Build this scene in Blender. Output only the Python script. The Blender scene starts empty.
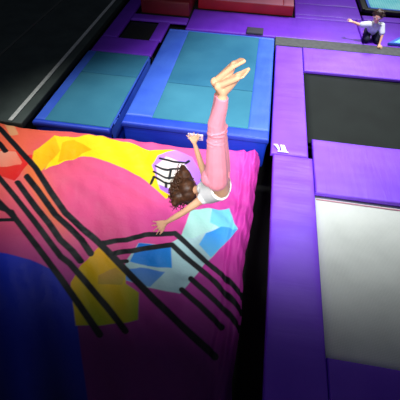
import bpy, bmesh, math, random
import numpy as np
from mathutils import Vector, Matrix, noise
random.seed(7); rng = np.random.default_rng(5)
COL = bpy.context.scene.collection
def V(*a): return Vector(a)

# ------------------------------------------------------------ helpers
def lin(c):
    r = []
    for v in c:
        v = v / 255.0
        r.append(v / 12.92 if v <= .04045 else ((v + .055) / 1.055) ** 2.4)
    return r
def tag(o, label=None, cat=None, group=None, kind=None):
    if label: o['label'] = label
    if cat: o['category'] = cat
    if group: o['group'] = group
    if kind: o['kind'] = kind
    return o
def empty(name, loc, label, cat, group=None):
    o = bpy.data.objects.new(name, None); COL.objects.link(o); o.location = loc
    o.empty_display_size = .1
    return tag(o, label, cat, group)
def link(name, me, mat, parent=None, smooth=True):
    if mat is not None and not len(me.materials): me.materials.append(mat)
    if smooth:
        me.polygons.foreach_set('use_smooth', [True] * len(me.polygons))
    o = bpy.data.objects.new(name, me); COL.objects.link(o)
    if parent is not None:
        o.parent = parent
        o.matrix_parent_inverse = Matrix.Translation(-Vector(parent.location))
    return o
def from_bm(name, bm, mat, parent=None, smooth=True):
    me = bpy.data.meshes.new(name); bm.to_mesh(me); bm.free()
    return link(name, me, mat, parent, smooth)
def auto(o, ang=35):
    for p in o.data.polygons: p.use_smooth = True
    m = o.data
    bm = bmesh.new(); bm.from_mesh(m)
    for e in bm.edges:
        if len(e.link_faces) == 2 and e.calc_face_angle(0) > math.radians(ang): e.smooth = False
    bm.to_mesh(m); bm.free()
    return o

# ------------------------------------------------------------ materials
def mat(name, rgb, rough=.5, spec=.5, nscale=8, nvar=.08, bump=.0, bscale=30, bdist=.01, metallic=0, sheen=0, rgb2=None, extra=None, coat=0):
    m = bpy.data.materials.new(name); m.use_nodes = True
    nt = m.node_tree; N = nt.nodes; L = nt.links; N.clear()
    out = N.new('ShaderNodeOutputMaterial'); p = N.new('ShaderNodeBsdfPrincipled')
    L.new(p.outputs[0], out.inputs[0])
    p.inputs['Roughness'].default_value = rough
    p.inputs['Specular IOR Level'].default_value = spec
    p.inputs['Metallic'].default_value = metallic
    p.inputs['Sheen Weight'].default_value = sheen
    p.inputs['Coat Weight'].default_value = coat
    tc = N.new('ShaderNodeTexCoord')
    nz = N.new('ShaderNodeTexNoise'); nz.inputs['Scale'].default_value = nscale; nz.inputs['Detail'].default_value = 4
    L.new(tc.outputs['Object'], nz.inputs['Vector'])
    c = lin(rgb)
    rp = N.new('ShaderNodeValToRGB')
    c2 = lin(rgb2) if rgb2 else [v * (1 + nvar) for v in c]
    c1 = c if rgb2 else [v * (1 - nvar) for v in c]
    rp.color_ramp.elements[0].position = .3; rp.color_ramp.elements[1].position = .7
    rp.color_ramp.elements[0].color = (*c1, 1); rp.color_ramp.elements[1].color = (*c2, 1)
    L.new(nz.outputs['Fac'], rp.inputs[0]); L.new(rp.outputs[0], p.inputs['Base Color'])
    if bump:
        b = N.new('ShaderNodeBump'); b.inputs['Strength'].default_value = bump; b.inputs['Distance'].default_value = bdist
        n2 = N.new('ShaderNodeTexNoise'); n2.inputs['Scale'].default_value = bscale; n2.inputs['Detail'].default_value = 3
        L.new(tc.outputs['Object'], n2.inputs['Vector']); L.new(n2.outputs['Fac'], b.inputs['Height'])
        L.new(b.outputs[0], p.inputs['Normal'])
    m['p'] = 1
    return m
def vinyl(name, rgb, rgb2=None, rough=.5, axis=1):
    """padded vinyl: soft creases running across the pad"""
    m = mat(name, rgb, rough=rough, spec=.5, nscale=2.2, nvar=.10, rgb2=rgb2)
    nt = m.node_tree; N = nt.nodes; L = nt.links
    p = [n for n in N if n.type == 'BSDF_PRINCIPLED'][0]
    tc = [n for n in N if n.type == 'TEX_COORD'][0]
    mp = N.new('ShaderNodeMapping'); s = [1.2, 1.2, 1.2]; s[axis] = 9
    mp.inputs['Scale'].default_value = s
    L.new(tc.outputs['Object'], mp.inputs['Vector'])
    n1 = N.new('ShaderNodeTexNoise'); n1.inputs['Scale'].default_value = 1.6; n1.inputs['Detail'].default_value = 3; n1.inputs['Distortion'].default_value = .6
    L.new(mp.outputs[0], n1.inputs['Vector'])
    b = N.new('ShaderNodeBump'); b.inputs['Strength'].default_value = .22; b.inputs['Distance'].default_value = .02
    L.new(n1.outputs['Fac'], b.inputs['Height'])
    n3 = N.new('ShaderNodeTexNoise'); n3.inputs['Scale'].default_value = 160
    L.new(tc.outputs['Object'], n3.inputs['Vector'])
    b2 = N.new('ShaderNodeBump'); b2.inputs['Strength'].default_value = .12; b2.inputs['Distance'].default_value = .004
    L.new(n3.outputs['Fac'], b2.inputs['Height']); L.new(b.outputs[0], b2.inputs['Normal'])
    L.new(b2.outputs[0], p.inputs['Normal'])
    return m
def woven(name, rgb, rgb2, scale=90, rough=.7, strength=.4):
    m = bpy.data.materials.new(name); m.use_nodes = True
    nt = m.node_tree; N = nt.nodes; L = nt.links; N.clear()
    out = N.new('ShaderNodeOutputMaterial'); p = N.new('ShaderNodeBsdfPrincipled'); L.new(p.outputs[0], out.inputs[0])
    p.inputs['Roughness'].default_value = rough; p.inputs['Specular IOR Level'].default_value = .3
    tc = N.new('ShaderNodeTexCoord')
    ws = []
    for ax in ('X', 'Y'):
        w = N.new('ShaderNodeTexWave'); w.bands_direction = ax; w.inputs['Scale'].default_value = scale / 6.283 * 2
        w.inputs['Distortion'].default_value = .4
        L.new(tc.outputs['Object'], w.inputs['Vector']); ws.append(w)
    mul = N.new('ShaderNodeMath'); mul.operation = 'MULTIPLY'
    L.new(ws[0].outputs['Fac'], mul.inputs[0]); L.new(ws[1].outputs['Fac'], mul.inputs[1])
    nz = N.new('ShaderNodeTexNoise'); nz.inputs['Scale'].default_value = 3; nz.inputs['Detail'].default_value = 6
    L.new(tc.outputs['Object'], nz.inputs['Vector'])
    add = N.new('ShaderNodeMath'); add.operation = 'MULTIPLY_ADD'; add.inputs[1].default_value = .5
    L.new(mul.outputs[0], add.inputs[0]); 
    nm = N.new('ShaderNodeMath'); nm.operation = 'MULTIPLY'; nm.inputs[1].default_value = .8
    L.new(nz.outputs['Fac'], nm.inputs[0]); L.new(nm.outputs[0], add.inputs[2])
    rp = N.new('ShaderNodeValToRGB'); rp.color_ramp.elements[0].color = (*lin(rgb), 1); rp.color_ramp.elements[1].color = (*lin(rgb2), 1)
    rp.color_ramp.elements[0].position = .2; rp.color_ramp.elements[1].position = .75
    L.new(add.outputs[0], rp.inputs[0]); L.new(rp.outputs[0], p.inputs['Base Color'])
    b = N.new('ShaderNodeBump'); b.inputs['Strength'].default_value = strength; b.inputs['Distance'].default_value = .002
    L.new(mul.outputs[0], b.inputs['Height']); L.new(b.outputs[0], p.inputs['Normal'])
    return m

M = dict(
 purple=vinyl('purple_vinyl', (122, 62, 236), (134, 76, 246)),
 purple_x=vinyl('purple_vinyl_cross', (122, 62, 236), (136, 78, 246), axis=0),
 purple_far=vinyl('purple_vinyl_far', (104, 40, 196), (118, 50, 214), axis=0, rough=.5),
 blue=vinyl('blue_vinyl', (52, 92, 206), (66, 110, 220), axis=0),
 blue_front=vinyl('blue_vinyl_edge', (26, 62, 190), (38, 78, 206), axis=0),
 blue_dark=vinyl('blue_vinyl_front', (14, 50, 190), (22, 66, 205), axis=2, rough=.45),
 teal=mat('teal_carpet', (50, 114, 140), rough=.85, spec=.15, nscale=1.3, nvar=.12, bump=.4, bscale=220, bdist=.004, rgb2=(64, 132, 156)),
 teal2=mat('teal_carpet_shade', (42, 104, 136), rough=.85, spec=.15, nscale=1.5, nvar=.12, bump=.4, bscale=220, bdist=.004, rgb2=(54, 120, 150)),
 seam=mat('seam_thread', (22, 80, 130), rough=.8),
 seam_p=mat('purple_seam', (70, 28, 170), rough=.6),
 bed_grey=woven('grey_woven_bed', (202, 210, 204), (230, 238, 232), scale=78),
 bed_black=woven('black_woven_bed', (12, 18, 17), (24, 32, 30), scale=120, rough=.8),
 bed_cyan=woven('cyan_bed', (80, 190, 205), (150, 225, 230), scale=20),
 black=mat('black_rubber', (12, 14, 16), rough=.6, nvar=.2),
 pit=mat('pit_black', (8, 9, 10), rough=.9, nvar=.2),
 steel=mat('dark_steel', (30, 32, 34), rough=.4, metallic=.6),
 spring=mat('zinc_spring', (150, 152, 155), rough=.35, metallic=.9),
 carpet=mat('dark_green_grey_carpet', (82, 92, 88), rough=.95, spec=.1, nscale=3, nvar=.15, bump=.4, bscale=260, bdist=.004),
 tape=mat('pale_floor_tape', (226, 230, 222), rough=.7, nscale=20, nvar=.12),
 flap=mat('dark_flap', (60, 58, 74), rough=.9),
 strip=mat('grey_green_carpet_strip', (88, 90, 92), rough=.95, spec=.1, nscale=14, nvar=.16, bump=.4, bscale=200, bdist=.004),
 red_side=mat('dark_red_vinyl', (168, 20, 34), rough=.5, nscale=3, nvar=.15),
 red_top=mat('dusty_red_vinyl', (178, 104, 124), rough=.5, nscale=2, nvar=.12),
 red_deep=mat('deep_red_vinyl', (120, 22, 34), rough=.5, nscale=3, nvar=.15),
 white=mat('white_print', (245, 242, 245), rough=.5, nvar=.02),
 label_blue=mat('label_ink', (90, 140, 190), rough=.5),
 skin=mat('skin', (250, 192, 152), rough=.5, spec=.35, nscale=9, nvar=.05),
 pants=mat('pink_leggings', (250, 150, 170), rough=.75, spec=.2, nscale=12, nvar=.06, bump=.25, bscale=40, bdist=.008, sheen=.2),
 shirt=mat('white_top', (250, 252, 252), rough=.8, spec=.2, nscale=10, nvar=.02, bump=.3, bscale=30, bdist=.01),
 trim=mat('turquoise_trim', (60, 190, 205), rough=.6),
 hair=mat('dark_brown_hair', (52, 30, 20), rough=.45, spec=.4, nscale=30, rgb2=(96, 60, 38)),
 hair2=mat('black_brown_hair', (36, 24, 20), rough=.5, nscale=30, rgb2=(66, 44, 34)),
 eye_w=mat('eye_white', (240, 240, 238), rough=.2), eye_d=mat('eye_dark', (40, 26, 18), rough=.2),
 lips=mat('lips', (190, 96, 92), rough=.5), nail=mat('nail', (244, 196, 176), rough=.3),
 child_shirt=mat('pale_blue_shirt', (226, 236, 242), rough=.85, nscale=10, nvar=.06, bump=.3, bscale=30),
 child_pants=mat('navy_trousers', (30, 34, 60), rough=.85, nvar=.1),
)

# ------------------------------------------------------------ padded shapes
def puff(name, x0, x1, y0, y1, z0, z1, mtl, parent=None, r=.035, crown=.006, amp=.004, step=.045, nseed=0, stretch=(1, 4), rot=0, creases=0):
    """closed padded slab: rounded rim, slightly crowned and rumpled top, straight skirt down to z0"""
    cx, cy = (x0 + x1) / 2, (y0 + y1) / 2
    def ax(a, b):
        n = max(4, int((b - a) / step)); e = [0, .15, .4, .75, 1.0]
        s = [a + r * q for q in e] + [a + r + (b - a - 2 * r) * i / n for i in range(1, n)] + [b - r * q for q in reversed(e)]
        return s
    xs, ys = ax(x0, x1), ax(y0, y1)
    def h(x, y):
        d = min(x - x0, x1 - x, y - y0, y1 - y)
        t = min(1, d / r); fall = r * (1 - math.sqrt(max(0, 1 - (1 - t) ** 2)))
        u = (x - cx) / (x1 - x0) * 2; v = (y - cy) / (y1 - y0) * 2
        c = crown * (1 - u ** 4) * (1 - v ** 4)
        w = noise.noise(Vector((x * stretch[0] * 2 + nseed, y * stretch[1] * 2, nseed))) * amp
        w += noise.noise(Vector((x * 2.1 + nseed, y * 2.3, 5 + nseed))) * amp * 1.5
        return z1 - fall + c + w * t
    bm = bmesh.new()
    g = [[bm.verts.new((x, y, h(x, y))) for y in ys] for x in xs]
    nx, ny = len(xs), len(ys)
    for i in range(nx - 1):
        for j in range(ny - 1):
            bm.faces.new((g[i][j], g[i + 1][j], g[i + 1][j + 1], g[i][j + 1]))
    ring = [g[i][0] for i in range(nx)] + [g[-1][j] for j in range(1, ny)] + [g[i][-1] for i in range(nx - 2, -1, -1)] + [g[0][j] for j in range(ny - 2, 0, -1)]
    prev = ring
    for k in range(1, 4):
        z = z1 - r - (z1 - r - z0) * k / 3
        bul = .012 * math.sin(math.pi * k / 3) * (1 if z1 - z0 > .18 else 0)
        cur = []
        for v in ring:
            dx = -bul if abs(v.co.x - x0) < 1e-6 else (bul if abs(v.co.x - x1) < 1e-6 else 0)
            dy = -bul if abs(v.co.y - y0) < 1e-6 else (bul if abs(v.co.y - y1) < 1e-6 else 0)
            cur.append(bm.verts.new((v.co.x + dx, v.co.y + dy, z)))
        for a in range(len(ring)):
            b = (a + 1) % len(ring)
            bm.faces.new((prev[b], prev[a], cur[a], cur[b]))
        prev = cur
    bm.faces.new(prev)
    bmesh.ops.recalc_face_normals(bm, faces=bm.faces)
    if rot: bmesh.ops.rotate(bm, verts=bm.verts, cent=(cx, cy, 0), matrix=Matrix.Rotation(rot, 3, 'Z'))
    return from_bm(name, bm, mtl, parent)
def boxbm(bm, x0, x1, y0, y1, z0, z1, bev=.0):
    r = bmesh.ops.create_cube(bm, size=1)
    for v in r['verts']:
        v.co = Vector((x0 + (v.co.x + .5) * (x1 - x0), y0 + (v.co.y + .5) * (y1 - y0), z0 + (v.co.z + .5) * (z1 - z0)))
    if bev:
        es = list({e for v in r['verts'] for e in v.link_edges})
        bmesh.ops.bevel(bm, geom=es, offset=bev, segments=2, affect='EDGES', profile=.6)
def box(name, x0, x1, y0, y1, z0, z1, mtl, parent=None, bev=.004):
    bm = bmesh.new(); boxbm(bm, x0, x1, y0, y1, z0, z1, bev)
    return from_bm(name, bm, mtl, parent, smooth=False)
def bed(name, x0, x1, y0, y1, z, mtl, parent, sag=.02, n=24, th=.008):
    """stretched trampoline bed with real thickness and a slight sag"""
    bm = bmesh.new()
    gs = []
    for lvl in (0, -th):
        g = [[bm.verts.new((x0 + (x1 - x0) * i / n, y0 + (y1 - y0) * j / n,
              z + lvl - sag * (1 - (2 * i / n - 1) ** 2) * (1 - (2 * j / n - 1) ** 2))) for j in range(n + 1)] for i in range(n + 1)]
        gs.append(g)
    for g in gs:
        for i in range(n):
            for j in range(n): bm.faces.new((g[i][j], g[i + 1][j], g[i + 1][j + 1], g[i][j + 1]))
    def rim(g): return [g[i][0] for i in range(n + 1)] + [g[n][j] for j in range(1, n + 1)] + [g[i][n] for i in range(n - 1, -1, -1)] + [g[0][j] for j in range(n - 1, 0, -1)]
    a, b = rim(gs[0]), rim(gs[1])
    for i in range(len(a)):
        k = (i + 1) % len(a); bm.faces.new((a[i], a[k], b[k], b[i]))
    bmesh.ops.recalc_face_normals(bm, faces=bm.faces)
    return from_bm(name, bm, mtl, parent)
def strip_line(name, pts, w, th, mtl, parent):
    """thin raised stitched line following points"""
    bm = bmesh.new()
    for a, b in zip(pts[:-1], pts[1:]):
        a, b = Vector(a), Vector(b); d = (b - a).normalized(); s = Vector((-d.y, d.x, 0)).normalized() * w / 2; u = Vector((0, 0, th))
        vs = [bm.verts.new(q) for q in (a - s - u, a + s - u, a + s + u, a - s + u, b - s - u, b + s - u, b + s + u, b - s + u)]
        for f in ((0, 1, 2, 3), (7, 6, 5, 4), (0, 4, 5, 1), (1, 5, 6, 2), (2, 6, 7, 3), (3, 7, 4, 0)): bm.faces.new([vs[i] for i in f])
    bmesh.ops.recalc_face_normals(bm, faces=bm.faces)
    return from_bm(name, bm, mtl, parent, smooth=False)

def torus_rect(name, x0, x1, y0, y1, z, r, mtl, parent):
    bm = bmesh.new()
    for (xa, ya, xb, yb) in ((x0, y0, x1, y0), (x1, y0, x1, y1), (x1, y1, x0, y1), (x0, y1, x0, y0)):
        d = Vector((xb - xa, yb - ya, 0)); L = d.length
        m = Matrix.Translation(((xa + xb) / 2, (ya + yb) / 2, z)) @ d.to_track_quat('Z', 'Y').to_matrix().to_4x4()
        bmesh.ops.create_cone(bm, cap_ends=True, segments=12, radius1=r, radius2=r, depth=L + 2 * r, matrix=m)
    return from_bm(name, bm, mtl, parent)

# ------------------------------------------------------------ organic bodies
def cone_seg(bm, a, ra, b, rb, seg=14):
    a, b = Vector(a), Vector(b); d = b - a
    if d.length > 1e-5:
        m = Matrix.Translation((a + b) / 2) @ d.to_track_quat('Z', 'Y').to_matrix().to_4x4()
        bmesh.ops.create_cone(bm, cap_ends=True, segments=seg, radius1=ra, radius2=rb, depth=d.length, matrix=m)
def ball(bm, c, r, sc=(1, 1, 1), rot=None):
    m = Matrix.Translation(c) @ (rot.to_4x4() if rot is not None else Matrix()) @ Matrix.Diagonal((*sc, 1))
    bmesh.ops.create_uvsphere(bm, u_segments=16, v_segments=10, radius=r, matrix=m)
def chain(bm, pts, caps=(True, True)):
    for i, (p, r) in enumerate(pts):
        if (i > 0 or caps[0]) and (i < len(pts) - 1 or caps[1]): ball(bm, p, r)
    for (a, ra), (b, rb) in zip(pts[:-1], pts[1:]): cone_seg(bm, a, ra, b, rb)
def blend(name, bm, voxel, smooth, mtl, parent):
    """one continuous skin over the overlapping volumes"""
    me = bpy.data.meshes.new(name); bm.to_mesh(me); bm.free()
    o = bpy.data.objects.new(name, me); COL.objects.link(o)
    r = o.modifiers.new('r', 'REMESH'); r.mode = 'VOXEL'; r.voxel_size = voxel; r.adaptivity = 0
    s = o.modifiers.new('s', 'SMOOTH'); s.factor = .5; s.iterations = smooth
    bpy.context.view_layer.update()
    dg = bpy.context.evaluated_depsgraph_get()
    nm = bpy.data.meshes.new_from_object(o.evaluated_get(dg))
    bpy.data.objects.remove(o); bpy.data.meshes.remove(me)
    nm.name = name; nm.materials.clear(); nm.materials.append(mtl)
    return link(name, nm, None, parent)
def hand(bm, W, d, n, side, s=1.0, curl=.25, spread=.2, r=.0068):
    """palm + four bent fingers of different length + thumb from the side; d = pointing, n = back of hand, side = +1/-1 thumb side"""
    W = Vector(W); d = Vector(d).normalized(); n = Vector(n); n = (n - d * n.dot(d)).normalized(); t = d.cross(n).normalized() * side
    for k, (off, L, pl) in enumerate(((.026, .058, .070), (.009, .066, .074), (-.009, .061, .071), (-.025, .047, .064))):
        base = W + t * off * .55 * s; kn = W + d * pl * s + t * off * s * (1 + spread)
        chain(bm, [(base, .0125 * s), (kn, .0105 * s)])
        fd = (d + t * off / .026 * spread * 1.6).normalized(); p = kn; rr = r * s
        for q, (f, c) in enumerate(((.45, curl * .5), (.32, curl * 1.2), (.23, curl * 1.8))):
            dd = (fd * math.cos(c) - n * math.sin(c)).normalized(); p2 = p + dd * L * f * s
            chain(bm, [(p, rr), (p2, rr * .9)]); p = p2; rr *= .92
    b = W + t * .018 * s + d * .015 * s; p1 = W + t * .042 * s + d * .036 * s - n * .006 * s; p2 = p1 + (t * .6 + d * .8).normalized() * .030 * s; p3 = p2 + (t * .35 + d).normalized() * .024 * s
    chain(bm, [(b, .013 * s), (p1, .0105 * s), (p2, .0085 * s), (p3, .0072 * s)])
def foot(bm, ank, heel, ball_, toe, side, s=1.0):
    """side: unit vector towards the big toe"""
    A, H, B, T = map(Vector, (ank, heel, ball_, toe)); S = Vector(side).normalized()
    chain(bm, [(A, .029 * s), (H, .027 * s)])
    chain(bm, [(A, .028 * s), ((A * .5 + B * .5), .026 * s), (B, .020 * s)])
    for o in (-.02, 0, .02): chain(bm, [(H, .02 * s), (B + S * o * s, .016 * s)])
    d = (T - B).normalized()
    for k, (o, L, r) in enumerate(((.024, 1.0, .0125), (.008, .95, .0085), (-.005, .85, .008), (-.016, .72, .0078), (-.027, .58, .0075))):
        a = B + S * o * s; chain(bm, [(a, r * s), (a + d * (T - B).length * L + S * o * .2, r * s * .9)])

# ============================================================ SETTING
box('floor', -9, 7, -3, 13, -1.0, -.9, M['pit'], bev=0)['kind'] = 'structure'
M['wall'] = mat('dark_hall_wall', (34, 32, 44), rough=.9, nvar=.1)
box('wall_back', -9.2, 7.2, 13, 13.2, -1.0, 6.5, M['wall'], bev=0)['kind'] = 'structure'
box('wall_left', -9.2, -9, -3, 13, -1.0, 6.5, M['wall'], bev=0)['kind'] = 'structure'
box('wall_right', 7, 7.2, -3, 13, -1.0, 6.5, M['wall'], bev=0)['kind'] = 'structure'
# dark gym carpet runs down the left side
def carpet_roll(x0, x1, y0, y1, label):
    o = puff('carpet_runner', x0, x1, y0, y1, -.14, -.035, M['carpet'], r=.012, crown=0, amp=.002, step=.2)
    return tag(o, label, 'carpet', 'dark carpet runners')
box('trim_1', -9, -2.86, 3.34, 11, -.9, -.141, M['pit'], bev=0)['kind'] = 'structure'
carpet_roll(-3.0, -2.86, 3.33, 11, 'narrow dark carpet runner between the white line and the blue mats')
carpet_roll(-4.07, -3.004, 3.33, 11, 'wide dark carpet runner between the two pale floor lines')
carpet_roll(-5.14, -4.074, 3.33, 11, 'dark carpet runner left of the faint floor line, in the top left corner')
carpet_roll(-6.3, -5.144, 3.33, 11, 'outermost dark carpet runner at the far left')
def tape(x, w, label, mt):
    o = puff('floor_tape', x - w / 2, x + w / 2, 3.36, 11, -.036, -.0285, mt, r=.003, crown=0, amp=.0015, step=.1)
    tag(o, label, 'tape')
tape(-3.03, .06, 'pale tape line on the dark carpet nearest the blue mats', M['tape'])
M['tape2'] = mat('faint_tape', (96, 102, 96), rough=.8)
tape(-4.09, .05, 'faint grey tape line on the dark carpet further left', M['tape2'])

# ============================================================ BLUE CRASH MATS
def crash_mat(x0, x1, y0, y1, zt, zb, ix0, ix1, iy0, iy1, label, seamy, right):
    t = empty('crash_mat', ((x0 + x1) / 2, (y0 + y1) / 2, zb), label, 'mat')
    bm = bmesh.new(); boxbm(bm, x0 + .012, x1 - .012, y0 + .006, y1 - .012, zb, zt - .04, .03)
    from_bm('foam_base', bm, M['blue_dark'], t)
    # top frame: four padded borders
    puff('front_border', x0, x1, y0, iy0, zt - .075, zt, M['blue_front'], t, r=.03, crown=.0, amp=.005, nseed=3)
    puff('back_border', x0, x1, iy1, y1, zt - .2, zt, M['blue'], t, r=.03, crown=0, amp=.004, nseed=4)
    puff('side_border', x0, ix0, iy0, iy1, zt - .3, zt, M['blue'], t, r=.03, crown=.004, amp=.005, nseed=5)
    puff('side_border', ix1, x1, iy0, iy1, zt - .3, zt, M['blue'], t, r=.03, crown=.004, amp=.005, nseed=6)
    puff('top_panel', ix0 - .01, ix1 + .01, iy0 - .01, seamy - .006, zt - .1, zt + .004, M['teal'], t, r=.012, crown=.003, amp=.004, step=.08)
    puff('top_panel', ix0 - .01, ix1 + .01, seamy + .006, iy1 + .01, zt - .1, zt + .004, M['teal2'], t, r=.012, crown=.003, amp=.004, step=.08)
    return t
crash_mat(-2.72, -1.67, 3.36, 5.36, 0, -.5, -2.56, -1.695, 3.43, 5.33, 'left blue crash mat with teal top, next to the dark carpet', 4.66, False)
cm = crash_mat(-1.58, .345, 3.56, 6.45, 0, -.5, -1.2, .06, 3.74, 6.38, 'large blue crash mat with teal top and a white label on its front edge', 4.62, True)
# white maker's label on the front edge
lb = box('brand_label', -.690, -.490, 3.545, 3.562, -.140, -.050, M['white'], cm, bev=.003)
lb['label'] = 'small white label with pale blue print'
bm = bmesh.new()
for i in range(7):
    x = -.668 + i * .022
    boxbm(bm, x, x + .015, 3.541, 3.5455, -.100, -.070)
boxbm(bm, -.675, -.51, 3.541, 3.5455, -.126, -.117)
from_bm('label_print', bm, M['label_blue'], lb, smooth=False)
# small grey strap pad behind the mat
o = puff('velcro_flap', -.17, .13, 6.49, 6.72, .008, .040, M['flap'], r=.01, crown=0, amp=.003)
tag(o, 'small dark grey flap lying behind the large blue mat', 'flap')

# ============================================================ PURPLE PADS
def pad(x0, x1, y0, y1, label, m='purple', zt=0.0, zb=-.05, group='purple safety pads', **k):
    o = puff('safety_pad', x0, x1, y0, y1, zb, zt, M[m], **k); tag(o, label, 'pad', group); return o
rail1 = pad(.375, .825, 3.315, 6.17, 'long purple pad with white emblem between large blue mat and black trampoline', r=.018, amp=.004, nseed=1)
rail2 = pad(.405, .872, -.9, 3.30, 'long purple pad left of the grey trampoline, next to the black gap', r=.018, amp=.008, nseed=2)
pad(.88, 3.6, 2.745, 3.675, 'wide purple cross pad between the grey and the black trampoline', 'purple_x', r=.018, amp=.006, nseed=3)
pad(.88, 3.6, .1, 1.01, 'purple cross pad at the near edge of the grey trampoline', 'purple_x', r=.018, amp=.004, nseed=5)
pad(.835, 3.6, 5.40, 6.19, 'purple cross pad between the black trampoline and the grey strip', 'purple_x', r=.018, amp=.004, nseed=6)
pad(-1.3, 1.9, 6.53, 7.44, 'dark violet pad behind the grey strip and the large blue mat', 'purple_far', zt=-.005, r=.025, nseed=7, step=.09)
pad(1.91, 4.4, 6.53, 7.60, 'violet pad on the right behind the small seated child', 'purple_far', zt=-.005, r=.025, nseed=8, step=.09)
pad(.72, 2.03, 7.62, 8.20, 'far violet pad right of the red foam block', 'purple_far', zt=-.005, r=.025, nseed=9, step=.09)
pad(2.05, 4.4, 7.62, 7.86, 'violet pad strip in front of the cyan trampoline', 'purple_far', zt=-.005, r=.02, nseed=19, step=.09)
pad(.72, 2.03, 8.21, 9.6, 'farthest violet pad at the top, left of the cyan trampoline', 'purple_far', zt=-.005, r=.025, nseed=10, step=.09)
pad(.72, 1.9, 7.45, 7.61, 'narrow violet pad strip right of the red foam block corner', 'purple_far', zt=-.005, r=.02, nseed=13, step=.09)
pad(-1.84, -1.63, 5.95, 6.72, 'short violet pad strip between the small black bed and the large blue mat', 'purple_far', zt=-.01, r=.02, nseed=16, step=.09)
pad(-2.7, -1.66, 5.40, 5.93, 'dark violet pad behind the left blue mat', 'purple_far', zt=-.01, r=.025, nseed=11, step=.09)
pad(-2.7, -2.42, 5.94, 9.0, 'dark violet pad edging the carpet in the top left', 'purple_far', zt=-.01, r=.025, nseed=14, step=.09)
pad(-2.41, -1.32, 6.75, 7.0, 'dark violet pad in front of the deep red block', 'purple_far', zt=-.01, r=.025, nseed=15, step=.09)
box('trim_2', -1.29, .68, 7.46, 9.0, -.9, -.001, M['pit'], bev=0)['kind'] = 'structure'
box('trim_3', -2.3, -1.31, 7.02, 9.0, -.9, -.001, M['pit'], bev=0)['kind'] = 'structure'
# white emblem printed on the first rail pad
bm = bmesh.new()
def plate(pts, z, th=.003):
    a = [bm.verts.new((x, y, z)) for x, y in pts]; b = [bm.verts.new((x, y, z - th)) for x, y in pts]
    bm.faces.new(a); bm.faces.new(list(reversed(b)))
    for i in range(len(a)):
        k = (i + 1) % len(a); bm.faces.new((a[i], b[i], b[k], a[k]))
EMB = [[(.405, 3.475), (.455, 3.478), (.476, 3.425), (.482, 3.372), (.468, 3.362), (.448, 3.412)],
       [(.488, 3.476), (.508, 3.476), (.522, 3.422), (.534, 3.362), (.508, 3.362), (.498, 3.408)],
       [(.514, 3.476), (.540, 3.474), (.556, 3.412), (.566, 3.362), (.540, 3.362), (.530, 3.412)],
       [(.458, 3.360), (.585, 3.358), (.590, 3.344), (.458, 3.342)]]
for e in EMB: plate([(x - .005, y - .012) for x, y in e], .019)
bmesh.ops.recalc_face_normals(bm, faces=bm.faces)
e = from_bm('emblem', bm, M['white'], rail1, smooth=False); e['label'] = 'white printed emblem'

# grey strip walkway
o = puff('carpet_strip', .36, 3.8, 6.205, 6.515, -.12, .0, M['strip'], r=.012, crown=0, amp=.002, step=.12)
tag(o, 'grey carpet strip running behind the black trampoline pads', 'carpet')

# ============================================================ TRAMPOLINES
def trampoline(x0, x1, y0, y1, z, mtl, label, sag=.03, springs=True):
    t = empty('trampoline', ((x0 + x1) / 2, (y0 + y1) / 2, -.9), label, 'trampoline')
    bed('jumping_bed', x0 - .06, x1 + .06, y0 - .06, y1 + .06, z, mtl, t, sag=sag)
    torus_rect('steel_frame', x0 - .1, x1 + .1, y0 - .1, y1 + .1, z - .045, .017, M['steel'], t)
    for (x, y) in ((x0 - .1, y0 - .1), (x1 + .1, y0 - .1), (x0 - .1, y1 + .1), (x1 + .1, y1 + .1)):
        bm = bmesh.new(); bmesh.ops.create_cone(bm, cap_ends=True, segments=12, radius1=.025, radius2=.022, depth=.9 + z - .05, matrix=Matrix.Translation((x, y, -.45 + (z - .05) / 2)))
        from_bm('leg', bm, M['steel'], t)
    return t
t1 = trampoline(.93, 3.4, 1.07, 2.69, -.062, M['bed_grey'], 'light grey trampoline bed framed by purple pads at lower right', sag=.02)
t2 = trampoline(.90, 3.4, 3.73, 5.34, -.06, M['bed_black'], 'black trampoline bed framed by purple pads at upper right', sag=.02)
# pinkish stitched line along the far edge of the grey bed
M['stitch'] = mat('pink_stitch', (196, 130, 150), rough=.8)
s = strip_line('stitched_edge', [(.9, 2.70, -.0565), (3.42, 2.70, -.0565)], .012, .002, M['stitch'], t1); s['label'] = 'pink stitched line'
# small dark bed in the violet pads, top left
trampoline(-2.34, -1.90, 6.02, 6.66, -.06, M['black'], 'small black trampoline bed in dark violet pads at the top left', sag=.01)

# cyan trampoline at the top right corner
tc_ = empty('trampoline', (3.3, 9.0, -.9), 'cyan trampoline bed with thick black frame in the top right corner', 'trampoline')
puff('frame_pad', 2.10, 4.6, 7.90, 8.03, -.0, .075, M['black'], tc_, r=.02, crown=0, amp=.002, rot=-.03)
puff('frame_pad', 2.05, 2.17, 7.98, 10.0, -.0, .075, M['black'], tc_, r=.02, crown=0, amp=.002)
strip_line('inner_rim', [(2.2, 10, .07), (2.2, 8.045, .07), (4.6, 7.98, .07)], .05, .008, M['blue'], tc_)
bed('jumping_bed', 2.20, 4.6, 8.03, 10.2, .07, M['bed_cyan'], tc_, sag=.01)
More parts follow.
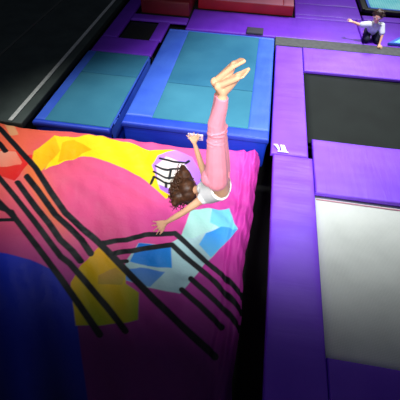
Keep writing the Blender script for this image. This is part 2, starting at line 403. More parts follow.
# blue mat corner at the right border
tb = empty('floor_mat', (2.75, 6.85, 0), 'blue edged cyan mat corner at the right border by the grey strip', 'mat')
def tri(name, pts, z0, z1, m, par):
    bm = bmesh.new(); a = [bm.verts.new((x, y, z1)) for x, y in pts]; b = [bm.verts.new((x, y, z0)) for x, y in pts]
    bm.faces.new(a); bm.faces.new(b[::-1])
    for i in range(len(a)):
        k = (i + 1) % len(a); bm.faces.new((a[i], b[i], b[k], a[k]))
    bmesh.ops.recalc_face_normals(bm, faces=bm.faces)
    bmesh.ops.bevel(bm, geom=list(bm.edges), offset=.006, segments=2, affect='EDGES')
    return from_bm(name, bm, m, par, smooth=False)
tri('border', [(2.30, 6.56), (3.4, 6.56), (3.4, 7.55), (2.95, 7.3)], .008, .05, M['blue'], tb)
tri('top_panel', [(2.40, 6.585), (3.37, 6.585), (3.37, 7.48), (2.97, 7.24)], .045, .056, M['bed_cyan'], tb)

# ============================================================ RED FOAM BLOCKS
def foam_block(x0, x1, y0, y1, h, top, side, label, seam=None):
    t = empty('foam_block', ((x0 + x1) / 2, (y0 + y1) / 2, 0), label, 'block', 'red foam blocks')
    bm = bmesh.new(); boxbm(bm, x0, x1, y0, y1, 0.001, h - .012, .015); from_bm('block_side', bm, side, t)
    xs = [x0] + ([seam] if seam else []) + [x1]
    for a, b in zip(xs[:-1], xs[1:]): puff('block_top', a + .004, b - .004, y0 + .004, y1 - .004, h - .03, h, top, t, r=.015, crown=.01, amp=.004, step=.1)
foam_block(-1.22, .66, 7.46, 8.7, .2, M['red_top'], M['red_side'], 'long red foam block with dusty pink top at the top centre', seam=.45)
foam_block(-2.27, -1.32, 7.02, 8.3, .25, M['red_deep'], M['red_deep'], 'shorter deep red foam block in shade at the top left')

# ============================================================ AIRBAG
POLYS = [
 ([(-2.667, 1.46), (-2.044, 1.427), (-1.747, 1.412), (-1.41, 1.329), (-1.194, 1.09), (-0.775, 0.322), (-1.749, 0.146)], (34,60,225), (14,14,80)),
 ([(-2.993, 2.648), (-2.776, 2.707), (-2.557, 2.767), (-2.424, 2.702), (-2.322, 2.721), (-2.343, 2.546), (-2.354, 2.429), (-2.36, 2.287), (-2.558, 2.328), (-2.745, 2.246)], (248,70,50), (230,24,30)),
 ([(-2.993, 2.648), (-2.776, 2.707), (-2.594, 2.741), (-2.387, 2.538), (-2.633, 2.458), (-2.851, 2.418)], (255,170,140), (250,120,95)),
 ([(-2.36, 2.287), (-2.446, 2.698), (-2.322, 2.721), (-2.343, 2.546), (-2.354, 2.429)], (250,60,50), (225,20,28)),
 ([(-2.397, 2.797), (-2.304, 3.139), (-2.108, 3.137), (-1.945, 2.961), (-2.056, 2.703), (-2.16, 2.465), (-2.335, 2.649)], (255,220,30), (255,170,10)),
 ([(-2.304, 3.139), (-2.108, 3.137), (-1.873, 3.23), (-1.582, 3.206), (-1.083, 3.137), (-0.826, 3.212), (-0.689, 2.805), (-0.619, 2.583), (-0.719, 2.422), (-0.872, 2.548), (-0.995, 2.624), (-1.076, 2.667), (-1.27, 2.729), (-1.49, 2.788), (-1.694, 2.822), (-1.849, 2.784), (-1.954, 2.691), (-2.12, 2.506), (-2.106, 2.871)], (255,235,40), (255,225,0)),
 ([(-2.144, 3.013), (-2.026, 3.096), (-1.744, 2.954), (-1.849, 2.784), (-2.035, 2.656)], (255,205,20), (255,180,10)),
 ([(-1.083, 3.137), (-0.778, 3.226), (-0.619, 2.583), (-0.719, 2.422), (-0.995, 2.624), (-1.076, 2.667)], (255,215,20), (255,205,0)),
 ([(-0.969, 3.077), (-0.778, 3.226), (-0.564, 3.155), (-0.368, 2.856), (-0.375, 2.614), (-0.563, 2.418), (-0.665, 2.48), (-0.812, 2.533), (-0.991, 2.875)], (190,140,235), (160,90,215)),
 ([(-0.95, 2.904), (-0.868, 3.069), (-0.635, 3.009), (-0.473, 2.78), (-0.595, 2.574), (-0.851, 2.6)], (240,215,225), (235,235,215)),
 ([(-0.429, 2.35), (-0.028, 2.44), (0.093, 2.192), (-0.044, 1.953), (-0.188, 1.717), (-0.229, 1.621), (-0.352, 1.382), (-0.668, 1.374), (-0.868, 1.4), (-0.905, 1.58), (-0.843, 1.799), (-0.593, 1.834), (-0.46, 1.961), (-0.444, 2.142)], (190,232,232), (165,205,215)),
 ([(-0.429, 2.35), (-0.23, 2.396), (-0.156, 2.181), (-0.226, 2.088), (-0.342, 1.987), (-0.46, 1.961), (-0.444, 2.142)], (150,215,205), (185,230,225)),
 ([(-0.028, 2.44), (0.093, 2.192), (-0.091, 2.168), (-0.204, 2.223), (-0.208, 2.401)], (110,200,245), (120,215,250)),
 ([(-0.272, 1.93), (-0.224, 2.076), (-0.083, 2.183), (0.093, 2.192), (-0.044, 1.953), (-0.135, 1.818)], (20,140,245), (110,205,250)),
 ([(-0.843, 1.799), (-0.534, 1.835), (-0.475, 1.612), (-0.694, 1.574), (-0.869, 1.588)], (15,120,225), (40,150,240)),
 ([(-0.898, 1.496), (-0.763, 1.548), (-0.529, 1.558), (-0.625, 1.383), (-0.868, 1.4)], (60,130,225), (110,170,230)),
 ([(-3.054, 3.265), (-2.942, 3.286), (-2.746, 3.074), (-2.822, 3.02)], (240,175,120), (235,160,110)),
 ([(-1.281, 1.44), (-1.23, 1.581), (-1.195, 1.668), (-1.081, 1.65), (-0.949, 1.57), (-0.874, 1.48), (-0.839, 1.366), (-0.704, 1.307), (-0.646, 1.073), (-0.933, 0.962), (-1.119, 0.924), (-1.279, 1.21), (-1.305, 1.273)], (255,190,20), (120,160,20)),
 ([(-1.106, 1.397), (-0.974, 1.5), (-0.871, 1.44), (-0.87, 1.349), (-1.076, 1.313)], (215,160,70), (170,160,50)),
]
BANDS = [
 ([(-3.681, 3.529), (-3.015, 3.124), (-2.668, 2.856), (-2.233, 2.517), (-1.898, 2.199), (-1.65, 1.979), (-1.428, 1.839), (-1.262, 1.746), (-1.112, 1.654), (-0.901, 1.506), (-0.75, 1.406), (-0.584, 1.295), (-0.428, 1.198), (-0.278, 1.104), (0.028, 0.916)], 0.032),
 ([(-3.257, 3.078), (-2.852, 2.84), (-2.708, 2.72)], 0.031),
 ([(-2.271, 2.381), (-2.041, 2.198), (-1.735, 1.933), (-1.539, 1.813), (-1.376, 1.707), (-1.243, 1.589)], 0.031),
 ([(-2.321, 2.279), (-1.956, 1.978), (-1.744, 1.816), (-1.565, 1.663), (-1.41, 1.573), (-1.3, 1.489)], 0.030),
 ([(-2.851, 2.518), (-2.542, 2.299), (-2.252, 2.086), (-1.915, 1.83), (-1.64, 1.612), (-1.494, 1.499), (-1.387, 1.448), (-1.156, 1.286), (-0.931, 1.128), (-0.726, 0.971)], 0.027),
 ([(-2.627, 2.147), (-2.36, 1.982), (-2.113, 1.828), (-1.83, 1.617), (-1.601, 1.443), (-1.391, 1.283), (-1.151, 1.09), (-0.908, 0.893)], 0.027),
 ([(-2.545, 1.921), (-2.325, 1.92), (-2.18, 1.894), (-2.119, 1.84)], 0.022),
 ([(-2.443, 1.755), (-2.244, 1.778), (-2.1, 1.805)], 0.022),
 ([(-1.174, 1.72), (-0.964, 1.805), (-0.811, 1.902), (-0.671, 1.948), (-0.528, 1.995), (-0.352, 1.876), (-0.185, 1.762), (-0.008, 1.666), (0.223, 1.483)], 0.029),
 ([(-1.062, 1.621), (-0.797, 1.739), (-0.638, 1.811), (-0.529, 1.86), (-0.379, 1.754), (-0.249, 1.682), (-0.062, 1.571), (0.226, 1.331)], 0.028),
 ([(-0.981, 1.551), (-0.896, 1.582)], 0.020),
 ([(-0.282, 1.547), (-0.137, 1.455), (0.061, 1.32), (0.213, 1.186)], 0.027),
 ([(-0.342, 1.423), (-0.16, 1.316), (0.054, 1.158)], 0.027),
 ([(-0.933, 3.033), (-0.78, 3.004), (-0.612, 3.015), (-0.587, 3.076)], 0.017),
 ([(-0.946, 2.887), (-0.796, 2.86), (-0.664, 2.914)], 0.017),
 ([(-0.94, 2.77), (-0.793, 2.744), (-0.635, 2.77)], 0.017),
 ([(-0.93, 2.595), (-0.921, 2.693), (-0.772, 2.653), (-0.622, 2.709)], 0.017),
 ([(-0.762, 2.87), (-0.757, 2.738)], 0.016),
 ([(-0.776, 2.668), (-0.758, 2.593)], 0.015),
]

def sstep(a, b, x):
    t = np.clip((x - a) / (b - a), 0, 1); return t * t * (3 - 2 * t)
AX0, AX1, AY0, AY1 = -4.3, .26, -.5, 3.40
NX, NY = 620, 560
def make_airbag():
    root = empty('landing_airbag', (-1.9, 1.5, -.9), 'big pink and orange landing airbag printed with black stripes and bright polygons', 'airbag')
    u = np.linspace(0, 1, NX); v = np.linspace(0, 1, NY)
    U, W = np.meshgrid(u, v, indexing='ij')
    # boundary: far edge bends a little, right edge wobbles
    X = AX0 + (AX1 - AX0) * U
    yfar = 3.27 + .06 * sstep(-2.4, -1.0, X) + .13 * sstep(-1.0, .2, X) + .02 * np.sin(X * 5.1) + .01 * sstep(-2.7, -3.2, X) 
    Y = AY0 + (yfar - AY0) * W
    xr = .19 + .05 * sstep(2.0, 3.0, Y) + .012 * np.sin(Y * 6) + .004 * np.sin(Y * 23 + 1)
    X = AX0 + (xr - AX0) * U
    base = .02 - .14 * sstep(-2.2, .2, X)
    rad = .10
    dr = np.minimum((xr - X), (yfar - Y)); dr = np.minimum(dr, np.minimum(X - AX0, Y - AY0))
    t = np.clip(dr / rad, 0, 1)
    fall = rad * (1 - np.sqrt(np.clip(1 - (1 - t) ** 2, 0, 1)))
    # quilting seams, soft billows, folds
    rp = np.random.default_rng(3)
    z = np.zeros_like(X)
    for k in range(26):
        th = rp.uniform(0, math.pi); f = rp.uniform(1.2, 6.5); ph = rp.uniform(0, 6.28)
        z += np.sin((X * math.cos(th) + Y * math.sin(th)) * f + ph) * .010 / (1 + f * .35)
    wr = np.zeros_like(X)
    for k in range(16):
        th = rp.uniform(.1, 1.1); f = rp.uniform(14, 38); ph = rp.uniform(0, 6.28)
        env = np.clip(np.sin(X * rp.uniform(1, 3) + Y * rp.uniform(1, 3) + rp.uniform(0, 6.28)), 0, 1) ** 2
        wr += np.sin((X * math.cos(th) + Y * math.sin(th)) * f + ph + .8 * np.sin(Y * 3 + X * 2)) * env * .0066 * 18 / f
    # ruched folds at the right edge
    edge = np.exp(-((xr - X) / .22) ** 2)
    ru = (np.sin(Y * 27 + X * 30 + 3 * np.sin(Y * 5)) * .004 + np.sin(Y * 15 + X * 55 + 2 * np.sin(Y * 3.3)) * .007 + np.sin(X * 95 + 2.5 * np.sin(Y * 4.1)) * .005) * edge
    ru += np.exp(-((xr - X - .16) / .025) ** 2) * -.02 + np.exp(-((xr - X - .07) / .03) ** 2) * .014
    fe = np.exp(-((yfar - Y) / .16) ** 2)
    ru += (np.sin(X * 24 + 3 * np.sin(X * 4)) * .007) * fe
    Z = base - fall + (z + wr + ru) * np.clip(dr / .05, 0, 1)
    # colour -----------------------------------------------------------
    def mixc(a, b, k): return a + (b - a) * k[..., None]
    c = lambda *q: np.array(lin(q))
    D = sstep(-3.0, -1.2, X)                                      # orange to pink, left to right
    colr = mixc(np.broadcast_to(c(252, 108, 76), X.shape + (3,)), c(246, 92, 150), sstep(-3.0, -1.35, X * 1.0 + (2.2 - Y) * .25))
    colr = mixc(colr, c(206, 58, 168), sstep(-1.2, .1, X + (2.0 - Y) * .25))
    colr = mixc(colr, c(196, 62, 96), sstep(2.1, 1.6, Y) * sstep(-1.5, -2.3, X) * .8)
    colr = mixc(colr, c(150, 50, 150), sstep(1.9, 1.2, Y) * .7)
    colr = mixc(colr, c(70, 22, 90), sstep(1.3, .8, Y) * .8)  # light falloff painted into the print: darkens to plum toward the near edge
    # orange streaks between the diagonal bands
    st = np.exp(-(((X + 2.15) * .72 + (Y - 2.35) * .66) / .10) ** 2) * sstep(3.0, 2.4, Y) * sstep(1.5, 2.0, Y)
    colr = mixc(colr, c(255, 128, 60), st * .9)
    # violet smudges, tonal streaks
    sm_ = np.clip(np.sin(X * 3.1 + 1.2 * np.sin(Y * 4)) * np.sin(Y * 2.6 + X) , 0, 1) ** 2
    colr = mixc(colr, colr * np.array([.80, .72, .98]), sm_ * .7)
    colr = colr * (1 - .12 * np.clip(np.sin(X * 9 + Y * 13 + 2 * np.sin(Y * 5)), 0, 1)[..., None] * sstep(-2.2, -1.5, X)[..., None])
    def inside(pts):
        ins = np.zeros(X.shape, bool); n = len(pts)
        wob = .008 * np.sin(X * 31 + Y * 17)
        for i in range(n):
            x1, y1 = pts[i]; x2, y2 = pts[(i + 1) % n]
            if y1 == y2: continue
            cnd = ((y1 > Y) != (y2 > Y)) & (X < (x2 - x1) * (Y - y1) / (y2 - y1) + x1)
            ins ^= cnd
        return ins
    for pts, c1, c2 in POLYS:
        m = inside(pts); sd = np.full(X.shape, 9.0)
        for i in range(len(pts)):
            (x1, y1), (x2, y2) = pts[i], pts[(i + 1) % len(pts)]
            L2 = (x2 - x1) ** 2 + (y2 - y1) ** 2 + 1e-9
            q = np.clip(((X - x1) * (x2 - x1) + (Y - y1) * (y2 - y1)) / L2, 0, 1)
            sd = np.minimum(sd, np.hypot(X - x1 - q * (x2 - x1), Y - y1 - q * (y2 - y1)))
        cov = np.clip(np.where(m, sd, -sd) / .009 + .5, 0, 1); ys = [p[1] for p in pts]; xs_ = [p[0] for p in pts]
        k = (max(ys) - Y) / (max(ys) - min(ys)) * .6 + (X - min(xs_)) / (max(xs_) - min(xs_)) * .4
        k = np.clip(k + .12 * np.sin(X * 14 + Y * 9), 0, 1)
        g = mixc(np.broadcast_to(c(*c1), X.shape + (3,)), c(*c2), k)
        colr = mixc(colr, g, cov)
    for pts, hw in BANDS:
        d = np.full(X.shape, 9.0)
        for (x1, y1), (x2, y2) in zip(pts[:-1], pts[1:]):
            L2 = (x2 - x1) ** 2 + (y2 - y1) ** 2
            q = np.clip(((X - x1) * (x2 - x1) + (Y - y1) * (y2 - y1)) / L2, 0, 1)
            d = np.minimum(d, np.hypot(X - x1 - q * (x2 - x1), Y - y1 - q * (y2 - y1)))
        a = np.clip((hw - d) / .006 + .5, 0, 1)
        colr = mixc(colr, c(14, 20, 26), a)
    # mesh --------------------------------------------------------------
    verts = np.stack([X, Y, Z], -1).reshape(-1, 3)
    idx = np.arange(NX * NY).reshape(NX, NY)
    f = np.stack([idx[:-1, :-1], idx[1:, :-1], idx[1:, 1:], idx[:-1, 1:]], -1).reshape(-1, 4)
    ring = np.concatenate([idx[:, 0], idx[-1, 1:], idx[-2::-1, -1], idx[0, -2:0:-1]])
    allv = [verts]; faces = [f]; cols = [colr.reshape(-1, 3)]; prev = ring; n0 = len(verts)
    P = verts[ring]; cen = np.array([-1.9, 1.5])
    for k, (dz, out) in enumerate(((-.12, .03), (-.3, .035), (-.55, .02), (-.85, -.05))):
        q = P.copy(); q[:, 2] = np.minimum(q[:, 2] - .01, -.10 + dz * .9)
        dirv = np.stack([np.where(P[:, 0] > xr.max() - .12, 1., np.where(P[:, 0] < AX0 + .01, -1., 0)), np.where(P[:, 1] > 3.1, .6, np.where(P[:, 1] < AY0 + .01, -1., 0))], -1)
        q[:, :2] += dirv * (out + .012 * np.sin(P[:, 1:2] * 21 + k)) * .5
        allv.append(q); cols.append(colr.reshape(-1, 3)[ring] * .85)
        cur = n0 + np.arange(len(ring)); n0 += len(ring)
        faces.append(np.stack([np.roll(prev, -1), prev, cur, np.roll(cur, -1)], -1)); prev = cur
    verts = np.concatenate(allv); f = np.concatenate(faces); cc = np.concatenate(cols)
    me = bpy.data.meshes.new('airbag_cover')
    me.vertices.add(len(verts)); me.vertices.foreach_set('co', verts.astype(np.float32).ravel())
    me.loops.add(f.size); me.loops.foreach_set('vertex_index', f.astype(np.int32).ravel())
    me.polygons.add(len(f)); me.polygons.foreach_set('loop_start', np.arange(0, f.size, 4, dtype=np.int32)); me.polygons.foreach_set('loop_total', np.full(len(f), 4, np.int32))
    me.update(calc_edges=True)
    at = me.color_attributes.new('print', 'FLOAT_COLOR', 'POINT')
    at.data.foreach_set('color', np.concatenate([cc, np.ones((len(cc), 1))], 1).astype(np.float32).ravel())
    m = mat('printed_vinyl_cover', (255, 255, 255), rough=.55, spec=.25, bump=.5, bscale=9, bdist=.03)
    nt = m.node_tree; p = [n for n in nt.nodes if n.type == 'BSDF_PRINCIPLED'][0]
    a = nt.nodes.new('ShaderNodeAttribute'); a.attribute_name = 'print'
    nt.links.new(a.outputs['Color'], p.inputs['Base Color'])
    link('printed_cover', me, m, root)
make_airbag()

# ============================================================ GYMNAST
def gymnast():
    G = empty('person', (-.13, 1.76, .45), 'girl upside down in mid-flip, pink leggings, white top, long curly hair', 'person')
    hipn, hipf = V(-.128, 1.695, 1.065), V(-.123, 1.825, 1.025)
    kneen, kneef = V(-.158, 1.731, 1.415), V(-.148, 1.795, 1.395)
    ankn, ankf = V(-.135, 1.735, 1.722), V(-.157, 1.800, 1.700)
    heeln, balln, toen = V(-.162, 1.722, 1.765), V(-.062, 1.715, 1.838), V(-.012, 1.710, 1.872)
    heelf, ballf, toef = V(-.192, 1.800, 1.745), V(-.096, 1.806, 1.852), V(-.040, 1.812, 1.890)
    wn, wf = V(-.092, 1.73, .935), V(-.092, 1.845, .895)
    cn, cf = V(-.185, 1.82, .785), V(-.185, 1.95, .755)
    shn, shf = V(-.240, 1.775, .750), V(-.245, 2.04, .715)
    neck, head = V(-.290, 1.925, .690), V(-.362, 1.975, .612)
    eln, wrn = V(-.370, 1.715, .637), V(-.521, 1.672, .513)
    elf, wrf = V(-.336, 2.270, .699), V(-.420, 2.470, .719)
    bm = bmesh.new()
    for h, k, a in ((hipn, kneen, ankn), (hipf, kneef, ankf)):
        calf = k.lerp(a, .3) + V(-.012, 0, 0)
        chain(bm, [(h, .068), (h.lerp(k, .45), .062), (k, .045), (calf, .044), (k.lerp(a, .7), .033), (a, .026)])
    foot(bm, ankn, heeln, balln, toen, (0, 1, 0), .95)
    foot(bm, ankf, heelf, ballf, toef, (0, -1, 0), .95)
    for a, b, c, s in ((hipn, wn, cn, shn), (hipf, wf, cf, shf)):
        chain(bm, [(a, .07), (b, .058), (c, .066), (s, .042)])
    chain(bm, [((hipn + hipf) / 2, .075), ((wn + wf) / 2, .062), ((cn + cf) / 2, .07), ((shn + shf) / 2, .055), (neck, .036), (neck.lerp(head, .6), .036)])
    ball(bm, hipn + V(-.045, .01, .01), .062); ball(bm, hipf + V(-.045, 0, .01), .062)
    up = (head - neck).normalized(); front = V(-.25, .45, -.85); front = (front - up * front.dot(up)).normalized(); left = up.cross(front)
    def hp(l, f, u): return head + left * l + front * f + up * u
    R3 = Matrix((left, front, up)).transposed()
    ball(bm, hp(0, -.008, .018), .083, (.92, 1.08, 1.05), R3)
    ball(bm, hp(0, .030, -.035), .055, (.95, .95, 1.1), R3)
    ball(bm, hp(0, .055, -.065), .022)
    chain(bm, [(hp(0, .078, .012), .008), (hp(0, .098, -.018), .012)])
    ball(bm, hp(.013, .088, -.02), .008); ball(bm, hp(-.013, .088, -.02), .008)
    for s in (-1, 1):
        ball(bm, hp(.078 * s, -.005, -.008), .018, (.45, .8, 1.3), R3)
        ball(bm, hp(.035 * s, .055, -.02), .022)
    chain(bm, [(shn, .036), (shn.lerp(eln, .5), .031), (eln, .025), (eln.lerp(wrn, .3), .026), (wrn, .017)])
    chain(bm, [(shf, .036), (shf.lerp(elf, .5), .031), (elf, .025), (elf.lerp(wrf, .3), .026), (wrf, .017)])
    dn = (wrn - eln).normalized(); df = (wrf - elf).normalized()
    hand(bm, wrn, dn + V(-.1, 0, .1), (0.1, -.55, .8), -1, .98, .18, .34)
    hand(bm, wrf, df + V(0, 0, .25), (.3, -.6, .7), 1, .95, .35, .42)
    body = blend('body', bm, .0048, 3, M['skin'], G)
    # leggings: waist on the hips, hem above the ankles
    bm = bmesh.new()
    for i, (h, k, a) in enumerate(((hipn, kneen, ankn), (hipf, kneef, ankf))):
        calf = k.lerp(a, .3) + V(-.012, 0, 0)
        hem = k.lerp(a, .90)
        chain(bm, [(h, .078), (h.lerp(k, .25), .076), (h.lerp(k, .5), .070), (k, .054), (calf, .052), (k.lerp(a, .7), .042), (hem, .036)], caps=(True, False))
        for j in range(6):                       # bunched folds around and above the knee
            q = h.lerp(k, .86 + j * .05) if j < 3 else k.lerp(a, (j - 2) * .055)
            q = h.lerp(k, .80 + j * .045) if j < 4 else k.lerp(a, (j - 3) * .06)
            d = (k - h).normalized(); rr = .0585 + .002 * (j % 3)
            m = Matrix.Translation(q + V(-.002, 0, 0)) @ (d + V(.25 * (-1) ** j * .6, .1, 0)).to_track_quat('Z', 'Y').to_matrix().to_4x4()
            bmesh.ops.create_cone(bm, cap_ends=True, segments=20, radius1=rr - .003, radius2=rr, depth=.007, matrix=m)
    hc = (hipn + hipf) / 2
    for h in (hipn, hipf):
        ball(bm, h + V(-.045, .005, .012), .070)
        wv = (wn if h is hipn else wf)
        cone_seg(bm, h, .078, h.lerp(wv, .25), .072, 24)
    cone_seg(bm, hc, .084, hc.lerp((wn + wf) / 2, .25), .075, 24)
    blend('leggings', bm, .0042, 2, M['pants'], G)
    # waistband
    # white sleeveless top
    bm = bmesh.new()
    for b, c, s in ((wn, cn, shn), (wf, cf, shf)):
        b2 = b.lerp(c, .05)
        cone_seg(bm, b2, .077, c, .084, 24); ball(bm, c, .084); cone_seg(bm, c, .084, s.lerp(c, .15), .054, 24); ball(bm, s.lerp(c, .18), .050)
    m1, m2 = (wn + wf) / 2, (cn + cf) / 2
    cone_seg(bm, m1.lerp(m2, .12), .077, m2, .080, 24); ball(bm, m2, .080); cone_seg(bm, m2, .080, (shn + shf) / 2, .062, 24); ball(bm, (shn + shf) / 2, .06)
    for k in range(5):
        q = m1.lerp(m2, .15 + k * .16); d = (m2 - m1 + V(.05 * (-1) ** k, .05, 0)).normalized()
        m = Matrix.Translation(q) @ d.to_track_quat('Z', 'Y').to_matrix().to_4x4() @ Matrix.Diagonal((1.0, 1.0, 1, 1))
        bmesh.ops.create_cone(bm, cap_ends=True, segments=24, radius1=.088, radius2=.082, depth=.012, matrix=m)
    blend('sleeveless_top', bm, .005, 3, M['shirt'], G)
    bm = bmesh.new(); 
    chain(bm, [(shf + V(.03, -.05, .045), .011), (shf + V(-.01, -.055, .05), .012), (shf + V(-.035, -.06, .035), .010)])
    blend('shoulder_strap', bm, .004, 2, M['trim'], G)['label'] = 'turquoise strap at the shoulder'
    # face details
    for s in (-1, 1):
        bm = bmesh.new(); ball(bm, hp(.032 * s, .070, .012), .012); e = from_bm('eye', bm, M['eye_w'], G)
        bm = bmesh.new(); ball(bm, hp(.032 * s, .0795, .012), .0052); from_bm('iris', bm, M['eye_d'], e)
        bm = bmesh.new(); chain(bm, [(hp(.018 * s, .081, .034), .003), (hp(.048 * s, .070, .036), .003)]); from_bm('eyebrow', bm, M['hair'], G)
    bm = bmesh.new(); chain(bm, [(hp(-.02, .076, -.045), .004), (hp(0, .083, -.044), .006), (hp(.02, .076, -.045), .004)]); from_bm('mouth', bm, M['lips'], G)
    # long curly hair: scalp cap plus many wavy locks
    bm = bmesh.new()
    ball(bm, hp(0, -.026, .024), .093, (.97, 1.0, 1.04), R3)
    ball(bm, hp(0, -.05, -.01), .084, (1.0, .9, 1.0), R3)
    ball(bm, hp(.03, -.02, -.01), .085, (1.0, .95, .9), R3)
    ball(bm, hp(-.02, -.03, .05), .075, (1.0, .95, 1.0), R3)
    chain(bm, [(hp(.03, -.01, .0), .075), (V(-.455, 1.90, .60), .055), (V(-.475, 1.85, .565), .03)])
    chain(bm, [(hp(-.02, -.01, .03), .07), (V(-.44, 2.10, .66), .055), (V(-.47, 2.18, .66), .03)])
    blend('hair_cap', bm, .006, 2, M['hair'], G)
    bm = bmesh.new(); rr = random.Random(11)
    T = [V(-.50, 2.30, .66), V(-.55, 2.12, .62), V(-.50, 1.86, .54), V(-.44, 1.80, .50), V(-.43, 2.22, .71), V(-.55, 1.98, .56), V(-.50, 1.84, .50)]
    nrm = 7
    for s in range(420):
        th = rr.uniform(0, 6.283); ph = math.acos(rr.uniform(-.35, 1))
        n = (left * math.sin(ph) * math.cos(th) * .93 + up * math.cos(ph) + front * math.sin(ph) * math.sin(th))
        if n.dot(front) > .7: continue
        st = hp(0, -.02, .02) + n * .082
        w = [rr.random() ** 2.2 for _ in T]; sw = sum(w); tgt = sum((t * (q / sw) for t, q in zip(T, w)), V(0, 0, 0)) + V(rr.gauss(0, .02), rr.gauss(0, .035), rr.gauss(0, .025))
        ctrl = st + n * rr.uniform(.04, .11) + up * .02
        fr = rr.uniform(5, 9) ; amp = rr.uniform(.008, .018); p0 = rr.uniform(0, 6.28); rad = rr.uniform(.0045, .0085)
        a = (tgt - st).normalized(); e1 = a.cross(V(0, 0, 1)).normalized(); e2 = a.cross(e1)
        K = 20; rings = []
        pts = []
        for i in range(K + 1):
            t = i / K; p = st * (1 - t) ** 2 + ctrl * 2 * t * (1 - t) + tgt * t * t
            am = amp * min(1, t * 3)
            p = p + e1 * math.cos(p0 + t * fr * 3.2) * am + e2 * math.sin(p0 + t * fr * 3.2) * am
            pts.append(p)
        for i, p in enumerate(pts):
            d = (pts[min(K, i + 1)] - pts[max(0, i - 1)]).normalized(); f1 = d.cross(V(.3, .2, 1)).normalized(); f2 = d.cross(f1)
            r_ = rad * (1 - .75 * (i / K) ** 2)
            rings.append([bm.verts.new(p + (f1 * math.cos(q * 1.2566) + f2 * math.sin(q * 1.2566)) * r_) for q in range(5)])
        for i in range(K):
            for q in range(5): bm.faces.new((rings[i][q], rings[i][(q + 1) % 5], rings[i + 1][(q + 1) % 5], rings[i + 1][q]))
        bm.faces.new(rings[0][::-1]); bm.faces.new(rings[-1])
    h = from_bm('curly_hair', bm, M['hair'], G); h['label'] = 'long dark brown curls flying loose'
gymnast()

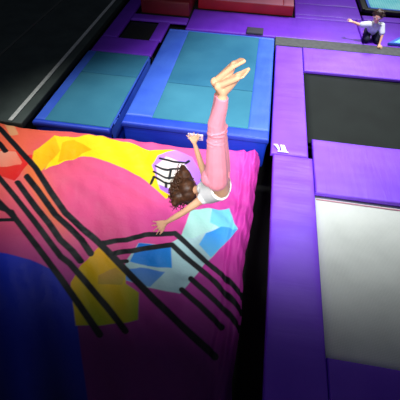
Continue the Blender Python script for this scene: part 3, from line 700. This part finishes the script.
# ============================================================ CHILD
def child():
    G = empty('person', (2.0, 6.75, 0), 'small child in pale blue shirt kneeling on violet pads behind the grey strip', 'person')
    head = V(1.985, 6.60, .44); neck = V(2.0, 6.62, .335)
    shR, shL = V(1.885, 6.61, .30), V(2.115, 6.64, .285)
    elR, wrR = V(1.75, 6.62, .28), V(1.62, 6.64, .31)
    elL, wrL = V(2.155, 6.55, .17), V(2.145, 6.47, .045)
    pel = V(2.04, 6.80, .14); ch = V(2.0, 6.67, .25)
    bm = bmesh.new()
    chain(bm, [(pel, .075), (V(2.02, 6.74, .2), .066), (ch, .072), (neck, .03), (head, .03)])
    for s in (shR, shL): chain(bm, [(ch, .06), (s, .033)])
    chain(bm, [(shR, .032), (elR, .024), (wrR, .016)]); chain(bm, [(shL, .032), (elL, .024), (wrL, .016)])
    hand(bm, wrR, wrR - elR, (0, -.3, 1), 1, .72, .2, .3, r=.0085); hand(bm, wrL, V(-.05, -.9, -.25), (0, -.2, 1), -1, .72, .1, .25, r=.0085)
    up = V(-.05, -.12, 1).normalized(); front = V(-.35, -.93, -.15); front = (front - up * front.dot(up)).normalized(); left = up.cross(front)
    R3 = Matrix((left, front, up)).transposed()
    def hp(l, f, u): return head + left * l + front * f + up * u
    ball(bm, hp(0, -.005, .015), .078, (.93, 1.05, 1.05), R3); ball(bm, hp(0, .025, -.032), .05); ball(bm, hp(0, .045, -.055), .02)
    chain(bm, [(hp(0, .07, .01), .007), (hp(0, .086, -.015), .010)])
    for s in (-1, 1): ball(bm, hp(.074 * s, -.005, -.01), .017, (.45, .8, 1.3), R3)
    legs = []
    for s, off in ((-1, -.075), (1, .075)):
        hipp = pel + V(off, 0, -.01); kn = V(pel.x + off * 1.25, 6.60, .062); an = V(pel.x + off, 6.86, .05); toe = V(pel.x + off, 6.98, .03)
        legs.append((hipp, kn, an)); chain(bm, [(hipp, .055), (kn, .04), (kn + V(0, .02, -.01), .038), (an, .026), (toe, .02)])
    blend('body', bm, .005, 3, M['skin'], G)
    bm = bmesh.new()
    chain(bm, [(V(2.03, 6.76, .17), .095), (ch, .10), (V(2.0, 6.635, .305), .055)])
    for s, e in ((shR, elR), (shL, elL)): chain(bm, [(ch, .08), (s, .055), (s.lerp(e, .75), .046)])
    blend('shirt', bm, .005, 3, M['child_shirt'], G)
    bm = bmesh.new(); chain(bm, [(pel, .085), (pel + V(0, -.02, .03), .078)])
    for a, b, c in legs: chain(bm, [(a, .065), (b, .05), (b + V(0, .02, -.008), .047), (c, .034)])
    blend('trousers', bm, .005, 3, M['child_pants'], G)
    bm = bmesh.new()
    ball(bm, hp(0, -.016, .030), .086, (.96, 1.02, 1.0), R3); rr = random.Random(4)
    for k in range(70):
        th = rr.uniform(0, 6.28); ph = math.acos(rr.uniform(-.1, 1)); n = left * math.sin(ph) * math.cos(th) + front * math.sin(ph) * math.sin(th) + up * math.cos(ph)
        if n.dot(front) > .55 and n.dot(up) < .6: continue
        a = hp(0, -.014, .03) + n * .08; chain(bm, [(a, .012), (a + n * .012 + left * rr.uniform(-.02, .02) - up * .01, .007)])
    blend('hair', bm, .0045, 1, M['hair2'], G)
    for s in (-1, 1):
        bm = bmesh.new(); ball(bm, hp(.028 * s, .066, .008), .010); e = from_bm('eye', bm, M['eye_w'], G)
        bm = bmesh.new(); ball(bm, hp(.028 * s, .074, .008), .0048); from_bm('iris', bm, M['eye_d'], e)
    bm = bmesh.new(); chain(bm, [(hp(-.016, .064, -.042), .004), (hp(0, .070, -.042), .005), (hp(.016, .064, -.042), .004)]); from_bm('mouth', bm, M['lips'], G)
child()

# ============================================================ LIGHT
def spot(loc, tgt, power, ang, blendv, size, col=(1, 1, 1)):
    l = bpy.data.lights.new('spot', 'SPOT'); l.energy = power; l.spot_size = math.radians(ang); l.spot_blend = blendv; l.shadow_soft_size = size; l.color = col
    o = bpy.data.objects.new('spot_light', l); COL.objects.link(o); o.location = loc
    o.rotation_euler = (Vector(tgt) - Vector(loc)).to_track_quat('-Z', 'Y').to_euler(); return o
spot((1.6, 5.6, 6.0), (1.25, 4.9, 0), 2400, 62, .9, .35)
spot((-2.5, 2.9, 5.6), (-1.55, 3.2, 0), 1350, 42, .9, .5)
spot((.9, -1.2, 4.6), (.1, 4.2, 0), 1900, 36, .9, .7)  # added fill from behind the camera, brightens the gymnast's front side
spot((-1.0, -.2, 3.4), (-.24, 1.95, .85), 360, 28, 1.0, .4)  # added narrow fill aimed at the gymnast to lift her white top
spot((2.6, 9.6, 4.0), (2.0, 7.6, 0), 600, 75, 1.0, .4)
WORLD = .08

w = bpy.data.worlds.new('world'); bpy.context.scene.world = w; w.use_nodes = True
bg = w.node_tree.nodes['Background']; bg.inputs[0].default_value = (.55, .6, .8, 1); bg.inputs[1].default_value = WORLD

# ============================================================ CAMERA
cam = bpy.data.cameras.new('camera'); co = bpy.data.objects.new('camera', cam); COL.objects.link(co)
cam.sensor_width = 36; cam.lens = 36 * 350 / 400; cam.clip_start = .05
Rm = Matrix(((0.986373, -0.136038, 0.092530), (0.163343, 0.742469, -0.649660), (0.019678, 0.655922, 0.754572)))
co.matrix_world = Matrix.Translation((0, 0, 2.8)) @ Rm.to_4x4()
bpy.context.scene.camera = co
vs = bpy.context.scene.view_settings; vs.view_transform = 'Standard'; vs.look = 'None'; vs.exposure = 0; vs.gamma = 1
